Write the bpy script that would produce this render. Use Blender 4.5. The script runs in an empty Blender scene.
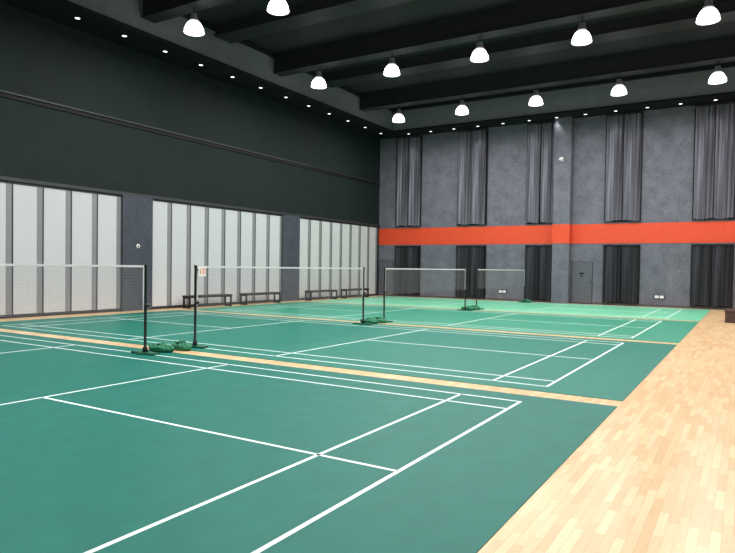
import bpy, bmesh, math, random
from mathutils import Vector, Matrix
random.seed(7)
S=bpy.context.scene
COL=S.collection
S.view_settings.view_transform='Standard'
S.view_settings.look='None'
S.view_settings.exposure=0.0

# ------------------------------------------------------------------ materials
def new_mat(name):
    m=bpy.data.materials.new(name);m.use_nodes=True
    nt=m.node_tree;b=nt.nodes['Principled BSDF']
    return m,nt,b
def simple(name,col,rough=0.6,metal=0.0,noise=0.0,nscale=8.0,bump=0.0,spec=0.5,stretch=None):
    m,nt,b=new_mat(name)
    b.inputs['Roughness'].default_value=rough
    b.inputs['Metallic'].default_value=metal
    b.inputs['Specular IOR Level'].default_value=spec
    tc=nt.nodes.new('ShaderNodeTexCoord')
    n=nt.nodes.new('ShaderNodeTexNoise');n.inputs['Scale'].default_value=nscale;n.inputs['Detail'].default_value=6
    if stretch:
        mp=nt.nodes.new('ShaderNodeMapping');mp.inputs['Scale'].default_value=stretch
        nt.links.new(tc.outputs['Object'],mp.inputs['Vector']);nt.links.new(mp.outputs['Vector'],n.inputs['Vector'])
    else:nt.links.new(tc.outputs['Object'],n.inputs['Vector'])
    r=nt.nodes.new('ShaderNodeValToRGB')
    c=Vector(col)
    lo=c*(1-noise);hi=c*(1+noise)
    r.color_ramp.elements[0].position=0.3;r.color_ramp.elements[1].position=0.7
    r.color_ramp.elements[0].color=(*lo,1);r.color_ramp.elements[1].color=(*[min(1,x) for x in hi],1)
    nt.links.new(n.outputs['Fac'],r.inputs['Fac']);nt.links.new(r.outputs['Color'],b.inputs['Base Color'])
    if bump>0:
        bp=nt.nodes.new('ShaderNodeBump');bp.inputs['Strength'].default_value=bump;bp.inputs['Distance'].default_value=0.02
        nt.links.new(n.outputs['Fac'],bp.inputs['Height']);nt.links.new(bp.outputs['Normal'],b.inputs['Normal'])
    return m
def emit(name,col,strength,base=(0.8,0.8,0.8)):
    m,nt,b=new_mat(name)
    b.inputs['Base Color'].default_value=(*base,1)
    b.inputs['Emission Color'].default_value=(*col,1)
    b.inputs['Emission Strength'].default_value=strength
    return m
def shade_mat():
    # prismatic glass bell: brightest around the lamp, weaker at rim and collar
    m,nt,b=new_mat('glowing_prismatic_glass')
    tc=nt.nodes.new('ShaderNodeTexCoord');sx=nt.nodes.new('ShaderNodeSeparateXYZ')
    nt.links.new(tc.outputs['Object'],sx.inputs[0])
    mr=nt.nodes.new('ShaderNodeMapRange');mr.inputs['From Min'].default_value=0;mr.inputs['From Max'].default_value=.36
    nt.links.new(sx.outputs['Z'],mr.inputs['Value'])
    r=nt.nodes.new('ShaderNodeValToRGB');el=r.color_ramp.elements
    el[0].position=0;el[0].color=(.08,.08,.08,1);el[1].position=1;el[1].color=(.04,.04,.04,1)
    for p,v in((.12,.10),(.26,1),(.6,1),(.82,.08)):
        e=el.new(p);e.color=(v,v,v,1)
    nt.links.new(mr.outputs[0],r.inputs['Fac'])
    mu=nt.nodes.new('ShaderNodeMath');mu.operation='MULTIPLY';mu.inputs[1].default_value=13
    nt.links.new(r.outputs['Color'],mu.inputs[0]);nt.links.new(mu.outputs[0],b.inputs['Emission Strength'])
    b.inputs['Emission Color'].default_value=(1,1,1,1)
    b.inputs['Base Color'].default_value=(.5,.5,.5,1)
    return m
def wood_floor():
    m,nt,b=new_mat('maple_parquet')
    tc=nt.nodes.new('ShaderNodeTexCoord');mp=nt.nodes.new('ShaderNodeMapping')
    mp.inputs['Rotation'].default_value=(0,0,math.radians(90))
    nt.links.new(tc.outputs['Object'],mp.inputs['Vector'])
    br=nt.nodes.new('ShaderNodeTexBrick')
    br.inputs['Scale'].default_value=1.0
    br.inputs['Brick Width'].default_value=0.42;br.inputs['Row Height'].default_value=0.06
    br.inputs['Mortar Size'].default_value=0.0012;br.inputs['Mortar Smooth'].default_value=0.2
    br.inputs['Color1'].default_value=(0.79,0.555,0.315,1);br.inputs['Color2'].default_value=(0.62,0.395,0.195,1)
    br.inputs['Mortar'].default_value=(0.42,0.26,0.13,1);br.offset=0.37;br.offset_frequency=2
    nt.links.new(mp.outputs['Vector'],br.inputs['Vector'])
    n=nt.nodes.new('ShaderNodeTexNoise');n.inputs['Scale'].default_value=5;n.inputs['Detail'].default_value=5
    mp2=nt.nodes.new('ShaderNodeMapping');mp2.inputs['Scale'].default_value=(9,0.8,1)
    nt.links.new(tc.outputs['Object'],mp2.inputs['Vector']);nt.links.new(mp2.outputs['Vector'],n.inputs['Vector'])
    mx=nt.nodes.new('ShaderNodeMix');mx.data_type='RGBA';mx.blend_type='MULTIPLY';mx.inputs['Factor'].default_value=0.3
    rr=nt.nodes.new('ShaderNodeValToRGB');rr.color_ramp.elements[0].color=(0.78,0.72,0.62,1);rr.color_ramp.elements[0].position=0.3
    rr.color_ramp.elements[1].color=(1,1,1,1);rr.color_ramp.elements[1].position=0.6
    nt.links.new(n.outputs['Fac'],rr.inputs['Fac'])
    nt.links.new(br.outputs['Color'],mx.inputs['A']);nt.links.new(rr.outputs['Color'],mx.inputs['B'])
    nt.links.new(mx.outputs['Result'],b.inputs['Base Color'])
    b.inputs['Roughness'].default_value=0.3
    b.inputs['Specular IOR Level'].default_value=0.4
    return m
def weave():
    m,nt,b=new_mat('woven_fabric')
    tc=nt.nodes.new('ShaderNodeTexCoord')
    br=nt.nodes.new('ShaderNodeTexChecker');br.inputs['Scale'].default_value=28
    br.inputs['Color1'].default_value=(0.63,0.635,0.64,1);br.inputs['Color2'].default_value=(0.46,0.465,0.475,1)
    nt.links.new(tc.outputs['Object'],br.inputs['Vector'])
    nt.links.new(br.outputs['Color'],b.inputs['Base Color'])
    b.inputs['Roughness'].default_value=0.9
    return m
def plaster(name,c1,c2):
    m,nt,b=new_mat(name)
    tc=nt.nodes.new('ShaderNodeTexCoord')
    n=nt.nodes.new('ShaderNodeTexNoise');n.inputs['Scale'].default_value=2.2;n.inputs['Detail'].default_value=12;n.inputs['Roughness'].default_value=0.75
    n2=nt.nodes.new('ShaderNodeTexNoise');n2.inputs['Scale'].default_value=14;n2.inputs['Detail'].default_value=8;n2.inputs['Roughness'].default_value=0.7
    for q in(n,n2):nt.links.new(tc.outputs['Object'],q.inputs['Vector'])
    ad=nt.nodes.new('ShaderNodeMath');ad.operation='ADD'
    nt.links.new(n.outputs['Fac'],ad.inputs[0]);nt.links.new(n2.outputs['Fac'],ad.inputs[1])
    r=nt.nodes.new('ShaderNodeValToRGB')
    r.color_ramp.elements[0].position=0.36;r.color_ramp.elements[1].position=0.62
    mu=nt.nodes.new('ShaderNodeMath');mu.operation='MULTIPLY';mu.inputs[1].default_value=0.5
    nt.links.new(ad.outputs[0],mu.inputs[0]);nt.links.new(mu.outputs[0],r.inputs['Fac'])
    r.color_ramp.elements[0].color=(*c1,1);r.color_ramp.elements[1].color=(*c2,1)
    nt.links.new(r.outputs['Color'],b.inputs['Base Color'])
    bp=nt.nodes.new('ShaderNodeBump');bp.inputs['Strength'].default_value=0.4;bp.inputs['Distance'].default_value=0.02
    nt.links.new(n2.outputs['Fac'],bp.inputs['Height']);nt.links.new(bp.outputs['Normal'],b.inputs['Normal'])
    b.inputs['Roughness'].default_value=0.8
    return m
M=dict(
 wood=wood_floor(),
 black=simple('black_wall_paint',(0.0095,0.0175,0.0165),0.7,0,0.12,2,0.05,0.2),
 ceil=simple('charcoal_ceiling',(0.016,0.017,0.019),0.8,0,0.1,3,0,.3),
 bulk=simple('charcoal_bulkhead_lit',(0.15,0.155,0.165),0.7,0,0.1,3,0,.3),  # paler than the soffit: lamp glow on the fascia put into the colour
 soffit=simple('black_soffit_paint',(0.010,0.011,0.012),0.7,0,0.1,3,0,.2),
 beam=simple('black_beam_paint',(0.020,0.021,0.024),0.6,0,0.1,3,0,.3),
 plaster=plaster('grey_textured_plaster',(0.074,0.073,0.096),(0.178,0.177,0.212)),
 slate=plaster('slate_textured_plaster',(0.025,0.031,0.042),(0.065,0.073,0.095)),
 orange=simple('orange_paint',(0.70,0.062,0.015),0.6,0,0.06,6),
 fabric=weave(),
 alu=simple('grey_aluminium',(0.22,0.22,0.225),0.6,0.0,0.05,10),
 dframe=simple('dark_metal_frame',(0.035,0.037,0.042),0.5,0.2,0.05,10),
 black2=simple('black_rod_paint',(0.01,0.01,0.011),0.6,0,0.05,10,0,.2),
 line=simple('white_line_paint',(0.72,0.81,0.77),0.6,0,0.05,12),
 curt=simple('charcoal_cloth_sheen_streaks',(0.120,0.116,0.142),0.8,0,0.85,1.0,0,.4,(11,1,.2)),  # pale vertical streaks paint sheen on the folds
 curtb=simple('black_cloth_sheen_streaks',(0.026,0.026,0.032),0.8,0,0.8,1.0,0,.3,(11,1,.2)),  # same painted fold sheen on the darker cloth
 glass=simple('night_window_glass',(0.015,0.016,0.02),0.15,0,0.1,2),
 postm=simple('black_powder_coat',(0.012,0.014,0.014),0.35,0.2,0.1,20),
 gbase=simple('green_enamel',(0.008,0.09,0.045),0.45,0.0,0.15,12),
 bag=simple('dark_green_canvas',(0.012,0.155,0.07),0.75,0,0.45,18,0.6),
 tape=simple('white_net_tape',(0.68,0.68,0.67),0.8,0,0.03,20),
 mesh=simple('brown_net_twine',(0.26,0.25,0.25),0.8,0,0.1,30),
 bench=simple('dark_bench_wood',(0.03,0.018,0.014),0.5,0,0.3,14),
 steel=simple('black_steel',(0.02,0.02,0.02),0.4,0.5,0.1,20),
 housing=simple('lamp_housing_grey',(0.25,0.25,0.26),0.5,0.1,0.05,20),
 card=simple('white_card',(0.85,0.85,0.83),0.6,0,0.02,20),
 ored=simple('orange_print',(0.85,0.22,0.06),0.6,0,0.02,20),
 plastic=simple('white_plastic',(0.75,0.75,0.74),0.5,0,0.03,20),
 greydoor=simple('grey_door_paint',(0.105,0.103,0.125),0.6,0,0.08,5,0,.3),
 doorframe=simple('grey_door_frame_paint',(0.055,0.055,0.066),0.6,0,0.08,5,0,.3),
 base=simple('dark_skirting',(0.07,0.068,0.07),0.5,0,0.05,8),
 dwood=simple('dark_brown_wood',(0.06,0.028,0.02),0.5,0,0.3,10),
 shade=shade_mat(),
 bulb=emit('lamp_bulb_glow',(1,1,1),20.0),
 dl=emit('downlight_glow',(1,0.98,0.94),2.4),
)
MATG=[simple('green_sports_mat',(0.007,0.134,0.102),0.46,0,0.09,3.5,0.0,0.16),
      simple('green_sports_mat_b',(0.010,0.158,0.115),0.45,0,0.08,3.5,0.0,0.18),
      simple('green_mat_sheen_c',(0.034,0.262,0.170),0.4,0,0.06,1.5,0.0,0.22),  # far mats paler: distant sheen and overexposure put into their greens
      simple('green_mat_sheen_d',(0.16,0.55,0.34),0.36,0,0.06,1.5,0.0,0.25)]

# ------------------------------------------------------------------ helpers
def obj(name,me,mat=None,parent=None,loc=(0,0,0)):
    o=bpy.data.objects.new(name,me);COL.objects.link(o)
    if mat is not None and me is not None and len(me.materials)==0: me.materials.append(mat)
    o.location=loc
    if parent is not None:o.parent=parent
    return o
def bm_box(bm,a,b,mi=0):
    r=bmesh.ops.create_cube(bm,size=1)
    a=Vector(a);b=Vector(b);c=(a+b)/2;s=b-a
    for v in r['verts']:
        v.co=Vector((v.co.x*s.x+c.x,v.co.y*s.y+c.y,v.co.z*s.z+c.z))
    fs=set(f for v in r['verts'] for f in v.link_faces)
    for f in fs:f.material_index=mi
    return r['verts']
def mesh_from(bm,name,smooth=False):
    me=bpy.data.meshes.new(name);bm.normal_update();bm.to_mesh(me);bm.free()
    if smooth:
        for p in me.polygons:p.use_smooth=True
    return me
def boxes(name,lst,mat=None,parent=None,loc=(0,0,0),bevel=0,mats=None):
    bm=bmesh.new()
    for t in lst:
        bm_box(bm,t[0],t[1],t[2] if len(t)>2 else 0)
    if bevel>0:
        bmesh.ops.bevel(bm,geom=list(bm.edges),offset=bevel,segments=2,affect='EDGES')
    me=mesh_from(bm,name)
    if mats:
        for m in mats:me.materials.append(m)
    return obj(name,me,mat,parent,loc)
def lathe(name,prof,mat,parent=None,loc=(0,0,0),seg=28,smooth=True):
    bm=bmesh.new();rings=[]
    for r,z in prof:
        rings.append([bm.verts.new((r*math.cos(2*math.pi*i/seg),r*math.sin(2*math.pi*i/seg),z)) for i in range(seg)])
    for a,b in zip(rings[:-1],rings[1:]):
        for i in range(seg):
            j=(i+1)%seg;bm.faces.new((a[i],a[j],b[j],b[i]))
    return obj(name,mesh_from(bm,name,smooth),mat,parent,loc)
def empty(name,loc,label,cat,group=None):
    e=bpy.data.objects.new(name,None);COL.objects.link(e);e.location=loc;e.empty_display_size=0.2
    tag(e,label,cat,group);return e
def tag(o,label,cat,group=None):
    o['label']=label;o['category']=cat
    if group:o['group']=group
def struct(o):
    o['kind']='structure';return o
def copy_tree(src,name,loc,label=None,group=None,rotz=None):
    n=src.copy();COL.objects.link(n);n.location=loc
    if label:n['label']=label
    if rotz is not None:n.rotation_euler=(0,0,rotz)
    for ch in [c for c in src.children]:
        c=ch.copy();COL.objects.link(c);c.parent=n
        for g in list(ch.children):
            k=g.copy();COL.objects.link(k);k.parent=c
    return n

# ------------------------------------------------------------------ constants
XL,XR,YB,YF=-8.665,12.5,22.85,-9.5
HC=8.72;ZT=9.95
# ------------------------------------------------------------------ shell
struct(boxes('floor',[((XL-.2,YF-.2,-.2),(XR+.2,YB+.2,0))],M['wood']))
struct(boxes('wall_left',[((XL-.2,YF-.2,0),(XL,YB+.2,ZT))],M['black']))
PD=.42
struct(boxes('wall_back',[((XL,YB,0),(XR,YB+.2,ZT)),((1.08,YB-PD,0),(1.86,YB,HC))],M['plaster']))
struct(boxes('wall_right',[((XR,YF-.2,0),(XR+.2,YB+.2,ZT))],M['plaster']))
struct(boxes('wall_front',[((XL,YF-.2,0),(XR,YF,ZT))],M['plaster']))
struct(boxes('ceiling',[((XL-.2,YF-.2,ZT),(XR+.2,YB+.2,ZT+.2))],M['ceil']))
# perimeter bulkheads, stepped
struct(boxes('trim_16',[((-7.5,YF,HC+.02),(-7.25,YB-1.2,9.8)),((-7.25,21.7,HC+.02),(XR,21.9,9.8))],M['bulk']))
struct(boxes('trim_17',[((XL,YF,HC-.02),(-7.2,YB,HC+.09)),((-7.2,21.65,HC-.02),(XR,YB,HC+.09)),
      ((-7.5,YF,9.8),(-7.1,21.7,ZT)),((-7.5,21.55,9.8),(XR,21.9,ZT))],M['soffit']))
for i,y in enumerate([-3.6,2.7,9.0,15.3]):
    struct(boxes('trim_%d'%(i+1),[((-7.1,y-.35,9.6),(XR,y+.35,ZT)),((-7.1,y-.42,9.56),(XR,y+.42,9.6))],M['beam']))
for i,y in enumerate([-.4,5.9,12.2,18.6]):
    struct(boxes('trim_%d'%(i+5),[((-7.25,y-.2,9.24),(XR,y+.2,ZT)),((-7.25,y-.26,9.2),(XR,y+.26,9.24))],M['beam']))
# orange band following the wall and pilaster
struct(boxes('trim_9',[((XL,YB-.012,2.82),(1.08,YB,3.72)),((1.068,YB-PD-.012,2.82),(1.872,YB-PD,3.72)),
   ((1.068,YB-PD,2.82),(1.08,YB-.012,3.72)),((1.86,YB-PD,2.82),(1.872,YB-.012,3.72)),((1.872,YB-.012,2.82),(XR,YB,3.72))],M['orange']))
struct(boxes('trim_10',[((XL,YF,6.12),(XL+.04,YB-.02,6.24),1),((XL,YF,6.24),(XL+.09,YB-.02,6.28),0)],mats=[M['dframe'],M['black2']]))  # upper lip in a paler material paints the ledge highlight
struct(boxes('trim_11',[((XL,YF,3.83),(XL+.12,YB-.02,3.93))],M['dframe']))
struct(boxes('baseboard_back',[((XL,YB-.02,0),(1.06,YB,.10)),((1.88,YB-.02,0),(XR,YB,.10))],M['base']))
for i,(a,b) in enumerate([(-2.26,-1.1),(6.0,7.2),(14.25,15.46)]):
    struct(boxes('trim_%d'%(12+i),[((XL,a,0),(XL+.14,b,3.83))],M['slate']))
# ------------------------------------------------------------------ folding partition panels
PW=.888
pe=empty('partition_panel',(XL,0,0),'light grey woven fabric partition panel in dark metal frame','partition panel','partition panels along the black wall')
boxes('panel_frame',[((.0,.0,0.02),(.062,.02,3.82)),((.0,PW-.02,0.02),(.062,PW,3.82)),((.0,.02,0.02),(.062,PW-.02,.10)),((.0,.02,3.76),(.062,PW-.02,3.82))],M['dframe'],pe)
boxes('fabric_panel',[((.0,.02,.10),(.05,PW-.02,3.76))],M['fabric'],pe)
boxes('side_strip',[((.05,PW-.18,.10),(.056,PW-.02,3.76))],M['alu'],pe)
first=True
for y0 in(-1.1,7.2,15.48):
    for i in range(8):
        y=y0+i*PW
        if y<0.5:continue
        if first:pe.location=(XL,y,0);first=False
        else:copy_tree(pe,'partition_panel',(XL,y,0))
for k in range(2):
    copy_tree(pe,'partition_panel',(XL,-1.1+k*PW,0))

# ------------------------------------------------------------------ windows + curtains
def drape(name,w,h,n,amp,mat,parent,loc,seed=0):
    rnd=random.Random(seed)
    bm=bmesh.new();nx=n*14;nz=14
    f=[(rnd.uniform(.7,1.3),rnd.uniform(0,6.28)) for _ in range(4)]
    g=[]
    for k in range(nz+1):
        v=k/nz;row=[]
        for i in range(nx+1):
            t=i/nx
            warp=t+.05*math.sin(2*math.pi*(1.3*t*f[0][0]+v*.3)+f[0][1])*math.sin(math.pi*t)
            a=warp*n*2*math.pi
            y=math.sin(a+f[1][1])*(.6+.4*math.sin(3.1*t*f[1][0]*2+f[2][1]+v*.9))+.5*math.sin(a*.43*f[2][0]+f[3][1]+v*.7)
            hem=.025*math.sin(5*t*f[3][0]+f[0][1])*v
            row.append(bm.verts.new((warp*w,y*amp*(.75+.25*v),h*(1-v)+hem+(.02 if k==nz else 0))))
        g.append(row)
    for k in range(nz):
        for i in range(nx):bm.faces.new((g[k][i],g[k+1][i],g[k+1][i+1],g[k][i+1]))
    return obj(name,mesh_from(bm,name,True),mat,parent,loc)
wins=[(-7.55,-6.08),(-3.92,-2.38),(-.28,1.03),(3.36,4.84),(6.95,8.45),(10.5,12.0)]
wi=1
for idx,(a,b) in enumerate(wins):
    w=b-a
    for lvl in(0,1):
        z0,z1=((3.80,8.66),(.10,2.76))[lvl]
        struct(boxes('window_%d'%wi,[((a+.02,YB-.03,z0+.05),(b-.02,YB-.005,z1),0),((a-.04,YB-.07,z0),(a+.03,YB,z1),1),((b-.03,YB-.07,z0),(b+.04,YB,z1),1),
              ((a,YB-.05,z1-.05),(b,YB,z1),1),((a,YB-.05,z0),(b,YB,z0+.05),1),((a+w/2-.02,YB-.045,z0),(a+w/2+.02,YB,z1),1)],mats=[M['glass'],M['black2']]))
        wi+=1
        lab=('tall charcoal grey curtains drawn across upper window','short black curtains over opening below orange band')[lvl]
        e=empty('curtain',(a,YB-.15,z0),lab,'curtain',('upper window curtains','lower window curtains')[lvl])
        mt=(M['curt'],M['curtb'])[lvl]
        drape('drape',w/2-.03,z1-z0-.1,4,.055,mt,e,(0.01,0,.02),seed=idx*4+lvl)
        drape('drape',w/2-.03,z1-z0-.1,4,.055,mt,e,(w/2+.02,0,.02),seed=idx*4+lvl+50)
        boxes('curtain_rail',[((-.03,-.03,z1-z0-.08),(w+.02,.10,z1-z0-.03))],M['black2'],e)

# ------------------------------------------------------------------ doors on back wall
struct(boxes('door_1',[((1.92,YB-.05,.02),(2.86,YB,1.98),0),((1.95,YB-.06,.05),(2.83,YB-.05,1.95),1),((2.74,YB-.10,.95),(2.78,YB-.06,1.1),0),
   ((2.28,YB-.07,1.38),(2.48,YB-.06,1.46),2),((2.34,YB-.07,1.26),(2.42,YB-.06,1.34),2)],mats=[M['doorframe'],M['greydoor'],M['black2']]))
struct(boxes('door_2',[((-8.62,YB-.05,.02),(-7.68,YB,1.98),0),((-8.59,YB-.06,.05),(-7.71,YB-.05,1.95),1),((-7.80,YB-.10,.95),(-7.76,YB-.06,1.1),0)],mats=[M['doorframe'],M['greydoor']]))
# ------------------------------------------------------------------ outlets, switch, camera
def outlet(loc,lab):
    e=empty('electrical_outlet',loc,lab,'outlet','wall outlets')
    boxes('cover_plate',[((-.22,-.025,-.09),(.22,0,.09))],M['dframe'],e,bevel=.005)
    boxes('socket_face',[((-.18,-.035,-.06),(-.02,-.025,.06)),((.02,-.035,-.06),(.18,-.025,.06))],M['plastic'],e)
outlet((5.7,YB-.0,.45),'twin white outlet on grey plaster wall')
outlet((-1.45,YB-.0,.45),'twin white outlet on grey plaster wall')
e=empty('wall_switch',(XL+.14,6.6,2.17),'small round white switch on dark pier','switch')
o=lathe('switch_plate',[(0.0001,.02),(.06,.02),(.07,.012),(.07,0)],M['plastic'],e);o.rotation_euler=(0,math.radians(90),0)
o=lathe('switch_button',[(0.0001,.032),(.025,.032),(.03,.02)],M['steel'],e);o.rotation_euler=(0,math.radians(90),0)
e=empty('security_camera',(1.45,YB-PD,6.7),'small white camera on bracket fixed to pilaster','camera')
boxes('camera_bracket',[((-.03,-.16,.04),(.03,0.02,.10)),((-.06,-.02,-.05),(.06,0.02,.15))],M['plastic'],e,bevel=.005)
o=lathe('camera_body',[(0.0001,-.18),(.05,-.18),(.055,-.16),(.055,.12),(.04,.14),(0.0001,.14)],M['plastic'],e,(0,-.2,0));o.rotation_euler=(math.radians(80),0,0)

# ------------------------------------------------------------------ court mats
PER=7.253
LW=.038
def court_lines():
    L=[];hx=6.7;hy=3.05
    for y in(-hy,-hy+.46,hy-.46,hy):L.append(((-hx,y-LW/2),(hx,y+LW/2)))
    for x in(-hx,-5.94,-1.98,1.98,5.94,hx):L.append(((x-LW/2,-hy-LW/2),(x+LW/2,hy+LW/2)))
    L.append(((-hx,-LW/2),(-1.98,LW/2)));L.append(((1.98,-LW/2),(hx,LW/2)))
    return L
mats_lab=['dark green sports court mat with white badminton lines','green sports court mat with white badminton lines','green court mat with painted sheen and white lines between other courts','green court mat with painted far sheen and white lines beside grey wall']
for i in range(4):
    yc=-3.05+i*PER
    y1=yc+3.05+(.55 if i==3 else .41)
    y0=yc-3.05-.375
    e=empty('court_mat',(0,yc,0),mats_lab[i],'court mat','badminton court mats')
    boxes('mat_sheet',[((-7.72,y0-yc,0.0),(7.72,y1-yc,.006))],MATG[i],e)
    bm=bmesh.new()
    for a,b in court_lines():bm_box(bm,(a[0],a[1],.0062),(b[0],b[1],.0082))
    obj('court_lines',mesh_from(bm,'court_lines'),M['line'],e)

# ------------------------------------------------------------------ net posts
FZ=.006
def make_post(loc,label):
    e=empty('net_post',loc,label,'net post','badminton net posts')
    boxes('base_plate',[((-.28,-.08,0),(.28,.08,.03)),((-.05,-.16,0),(.05,.16,.025))],M['gbase'],e,bevel=.006)
    lathe('pole',[(0.0001,.03),(.045,.03),(.045,.10),(.024,.13),(.024,1.52),(.03,1.525),(.03,1.56),(0.0001,1.565)],M['postm'],e,seg=20)
    o=lathe('tension_winch',[(0.0001,-.04),(.03,-.04),(.03,.04),(0.0001,.04)],M['postm'],e,(.035,0,.85),seg=16);o.rotation_euler=(math.radians(90),0,0)
    return e
p0=None
nets=[(-6.1+i*PER,i*PER) for i in range(4)]
for i,(a,b) in enumerate(nets):
    for y in(a,b):
        if p0 is None:p0=make_post((0,y,FZ+.003),'black free-standing net post on green base plate')
        else:copy_tree(p0,'net_post',(0,y,FZ+.003))
def make_net(loc):
    e=empty('badminton_net',loc,'fine brown mesh badminton net with white top tape','net','badminton nets')
    y0,y1=.04,6.06;zt,zb=1.545,.785
    bm=bmesh.new();w=.0013;sp=.025
    n=int((y1-y0)/sp)
    def q(a,b,c,d):bm.faces.new([bm.verts.new(v) for v in(a,b,c,d)])
    for i in range(n+1):
        y=y0+(y1-y0)*i/n
        q((0,y-w,zb),(0,y+w,zb),(0,y+w,zt),(0,y-w,zt))
    m=int((zt-zb)/sp)
    for i in range(m+1):
        z=zb+(zt-zb)*i/m
        q((.0005,y0,z-w),(.0005,y1,z-w),(.0005,y1,z+w),(.0005,y0,z+w))
    obj('net_mesh',mesh_from(bm,'net_mesh'),M['mesh'],e)
    boxes('top_tape',[((-.006,y0,zt-.024),(.006,y1,zt+.012))],M['tape'],e)
    boxes('side_tape',[((-.004,y0-.005,zb),(.004,y0+.015,zt-.025))],M['tape'],e)
    boxes('side_tape',[((-.004,y1-.015,zb),(.004,y1+.005,zt-.025))],M['tape'],e)
    return e
n0=make_net((0,nets[0][0],0))
for a,b in nets[1:]:copy_tree(n0,'badminton_net',(0,a,0))
# number card hanging on the second court post
e=empty('number_card',(.048,nets[1][0]+.035,1.36),'white card with orange number on black post','sign')
boxes('card_sheet',[((0,-.01,0),(.006,.18,.18))],M['card'],e)
cu=bpy.data.curves.new('card_text','FONT');cu.body='10';cu.size=.17;cu.extrude=.001;cu.align_x='CENTER';cu.align_y='CENTER'
t=bpy.data.objects.new('card_text',cu);COL.objects.link(t)
bpy.context.view_layer.update()
dg=bpy.context.evaluated_depsgraph_get()
tm=bpy.data.meshes.new_from_object(t.evaluated_get(dg));bpy.data.objects.remove(t)
tm.materials.clear()
t=obj('card_number',tm,M['ored'],e,(.0085,.085,.09));t.rotation_euler=(math.radians(90),0,math.radians(90))
boxes('card_clip',[((-.022,-.012,.10),(0,.01,.14))],M['steel'],e)

# sandbags
def bag_mesh(seed):
    bm=bmesh.new();bmesh.ops.create_icosphere(bm,subdivisions=5,radius=1)
    for v in bm.verts:
        x,y,z=v.co
        s=1-.55*max(0,abs(x)-.35)**1.2
        wob=1+.08*math.sin(7*x+seed)+.06*math.sin(9*y+3*z+seed*2)+.04*math.sin(19*x+11*y+seed)
        crease=1-.16*math.exp(-(x/.07)**2)
        v.co=Vector((x*.29,y*.14*s*wob*crease,max(0,(z+.55)/1.55)*.14*wob*crease))
    return mesh_from(bm,'bag_body',True)
bm1=bag_mesh(1);bm2=bag_mesh(4)
for me in(bm1,bm2):me.materials.append(M['bag'])
def sandbag(x,y,rz,k):
    e=empty('sandbag',(x,y,FZ+.003),'lumpy dark green canvas sandbag by net post','sandbag','green sandbags holding the net posts')
    e.rotation_euler=(0,0,rz)
    obj('bag_body',(bm1,bm2)[k],None,e)
    boxes('carry_strap',[((-.025,-.09,.12),(.025,.09,.15))],M['gbase'],e,bevel=.006)
for i in range(4):
    y=nets[i][1]
    sandbag(-.02,y+.37,.12,0)
    if i<3:
        sandbag(.05,y+.76,-.12,1)

# ------------------------------------------------------------------ benches
def bench(loc,label):
    L=2.2;W=.36;H=.46
    e=empty('bench',loc,label,'bench','benches along the partition wall')
    boxes('seat',[((-W/2,0,H-.06),(-.008,L,H)),((.008,0,H-.06),(W/2,L,H))],M['bench'],e,bevel=.006)
    for y in(.06,L-.06):
        # closed rectangular frame leg
        boxes('leg',[((-W/2+.01,y-.03,0),(-W/2+.06,y+.03,H-.061)),((W/2-.06,y-.03,0),(W/2-.01,y+.03,H-.061)),
            ((-W/2+.06,y-.03,0),(W/2-.06,y+.03,.05)),((-W/2+.06,y-.03,H-.111),(W/2-.06,y+.03,H-.061))],M['steel'],e)
    boxes('stretcher',[((-.02,.092,H-.10),(.02,L-.092,H-.061))],M['steel'],e)
    return e
b0=bench((-8.15,8.35,0),'long dark wooden bench with black rectangular steel legs')
for y in(11.3,15.6,18.55):copy_tree(b0,'bench',(-8.15,y,0))

e=empty('storage_box',(8.42,15.2,0),'low dark brown wooden box on parquet floor','box')
boxes('box_body',[((0,0,0),(.8,1.4,.34))],M['dwood'],e,bevel=.01)
boxes('box_lid',[((-.02,-.02,.34),(.82,1.42,.38))],M['dwood'],e,bevel=.006)

# ------------------------------------------------------------------ lamps
LZ=8.45
def lamp(loc):
    e=empty('high_bay_lamp',loc,'glowing bell-shaped glass high bay lamp hanging from ceiling','lamp','high bay lamps')
    prof=[(.30,0.0),(.31,.012),(.296,.05),(.268,.12),(.235,.20),(.19,.28),(.14,.345),(.12,.36)]
    inner=[(r-.012,z) for r,z in reversed(prof)]
    lathe('lamp_shade',prof+inner+[prof[0]],M['shade'],e)
    lathe('bulb',[(0.0001,.10),(.04,.11),(.065,.15),(.065,.19),(.04,.25),(.03,.33)],M['bulb'],e,seg=16)
    lathe('ballast_housing',[(.0001,.355),(.135,.355),(.145,.37),(.12,.42),(.10,.44),(.10,.54),(.085,.57),(.03,.59),(.0001,.59)],M['housing'],e)
    lathe('suspension_rod',[(.012,.59),(.012,9.2-LZ)],M['black2'],e,seg=10)
    return e
l0=None
for y in(-.4,5.9,12.2,18.6):
    for x in(-5.2,-2.0,1.3,4.55,7.9,11.1):
        if l0 is None:l0=lamp((x,y,LZ))
        else:copy_tree(l0,'high_bay_lamp',(x,y,LZ))
        ld=bpy.data.lights.new('lamp_and_fill_light','AREA');ld.shape='DISK';ld.size=.5;ld.energy=182;ld.color=(1,.995,.985)
        lo=bpy.data.objects.new('lamp_and_fill_light',ld);COL.objects.link(lo);lo.location=(x,y,LZ-.03)
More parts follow.
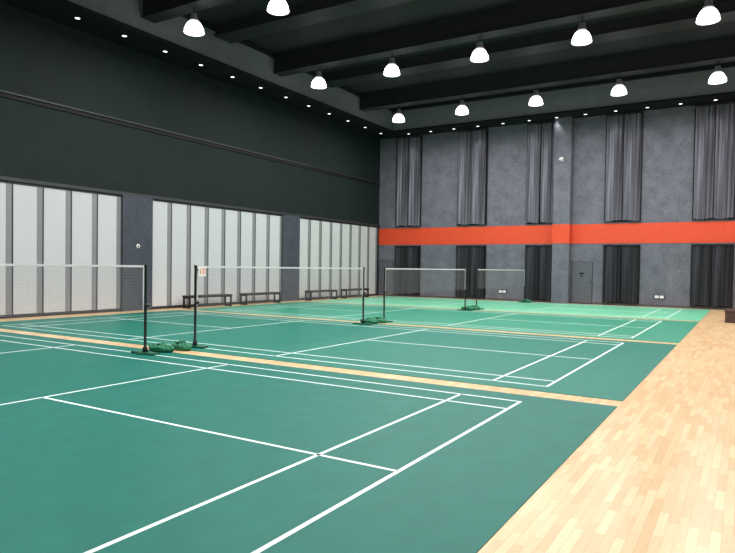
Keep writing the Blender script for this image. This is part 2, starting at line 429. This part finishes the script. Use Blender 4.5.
for x,en in((-4,250),(-.5,280),(3.5,250),(8.5,200)):  # added fill row brightening the near court, no lamp fixtures here
    ld=bpy.data.lights.new('lamp_and_fill_light','AREA');ld.shape='DISK';ld.size=.5;ld.energy=en
    lo=bpy.data.objects.new('lamp_and_fill_light',ld);COL.objects.link(lo);lo.location=(x,-6.7,LZ)

# ------------------------------------------------------------------ downlights
dl0=None
def dl(loc):
    global dl0
    if dl0 is None:
        dl0=empty('recessed_downlight',loc,'small round recessed downlight in black soffit','downlight','recessed downlights')
        lathe('trim_ring',[(.07,.0),(.085,-.004),(.09,-.002),(.09,0)],M['housing'],dl0,seg=20)
        lathe('light_lens',[(.0001,-.002),(.07,-.002)],M['dl'],dl0,seg=20)
    else:copy_tree(dl0,'recessed_downlight',loc)
y=-.9
while y<22:
    dl((-7.85,y,HC-.021));y+=1.6
x=-6.6
while x<12:
    dl((x,22.3,HC-.021))
    ld=bpy.data.lights.new('downlight_beam','SPOT');ld.spot_size=math.radians(75);ld.spot_blend=.7;ld.energy=42;ld.shadow_soft_size=.05
    lo=bpy.data.objects.new('downlight_beam',ld);COL.objects.link(lo);lo.location=(x,22.3,HC-.06)
    x+=1.3

# ------------------------------------------------------------------ camera
pi_,ro,ya=-.0219,.0147,.5468
F=Vector((-math.sin(ya)*math.cos(pi_),math.cos(ya)*math.cos(pi_),math.sin(pi_)))
R=Vector((math.cos(ya),math.sin(ya),0));U=R.cross(F)
R2=R*math.cos(ro)+U*math.sin(ro);U2=-R*math.sin(ro)+U*math.cos(ro)
cd=bpy.data.cameras.new('camera');cd.sensor_width=36;cd.lens=36*622.675/735;cd.shift_y=3.94/735
co=bpy.data.objects.new('camera',cd);COL.objects.link(co)
mt=Matrix(((R2.x,U2.x,-F.x,8.9694),(R2.y,U2.y,-F.y,-7.2771),(R2.z,U2.z,-F.z,1.5878),(0,0,0,1)))
co.matrix_world=mt
S.camera=co
w=bpy.data.worlds.new('world');S.world=w;w.use_nodes=True
w.node_tree.nodes['Background'].inputs[0].default_value=(.5,.5,.5,1);w.node_tree.nodes['Background'].inputs[1].default_value=.2
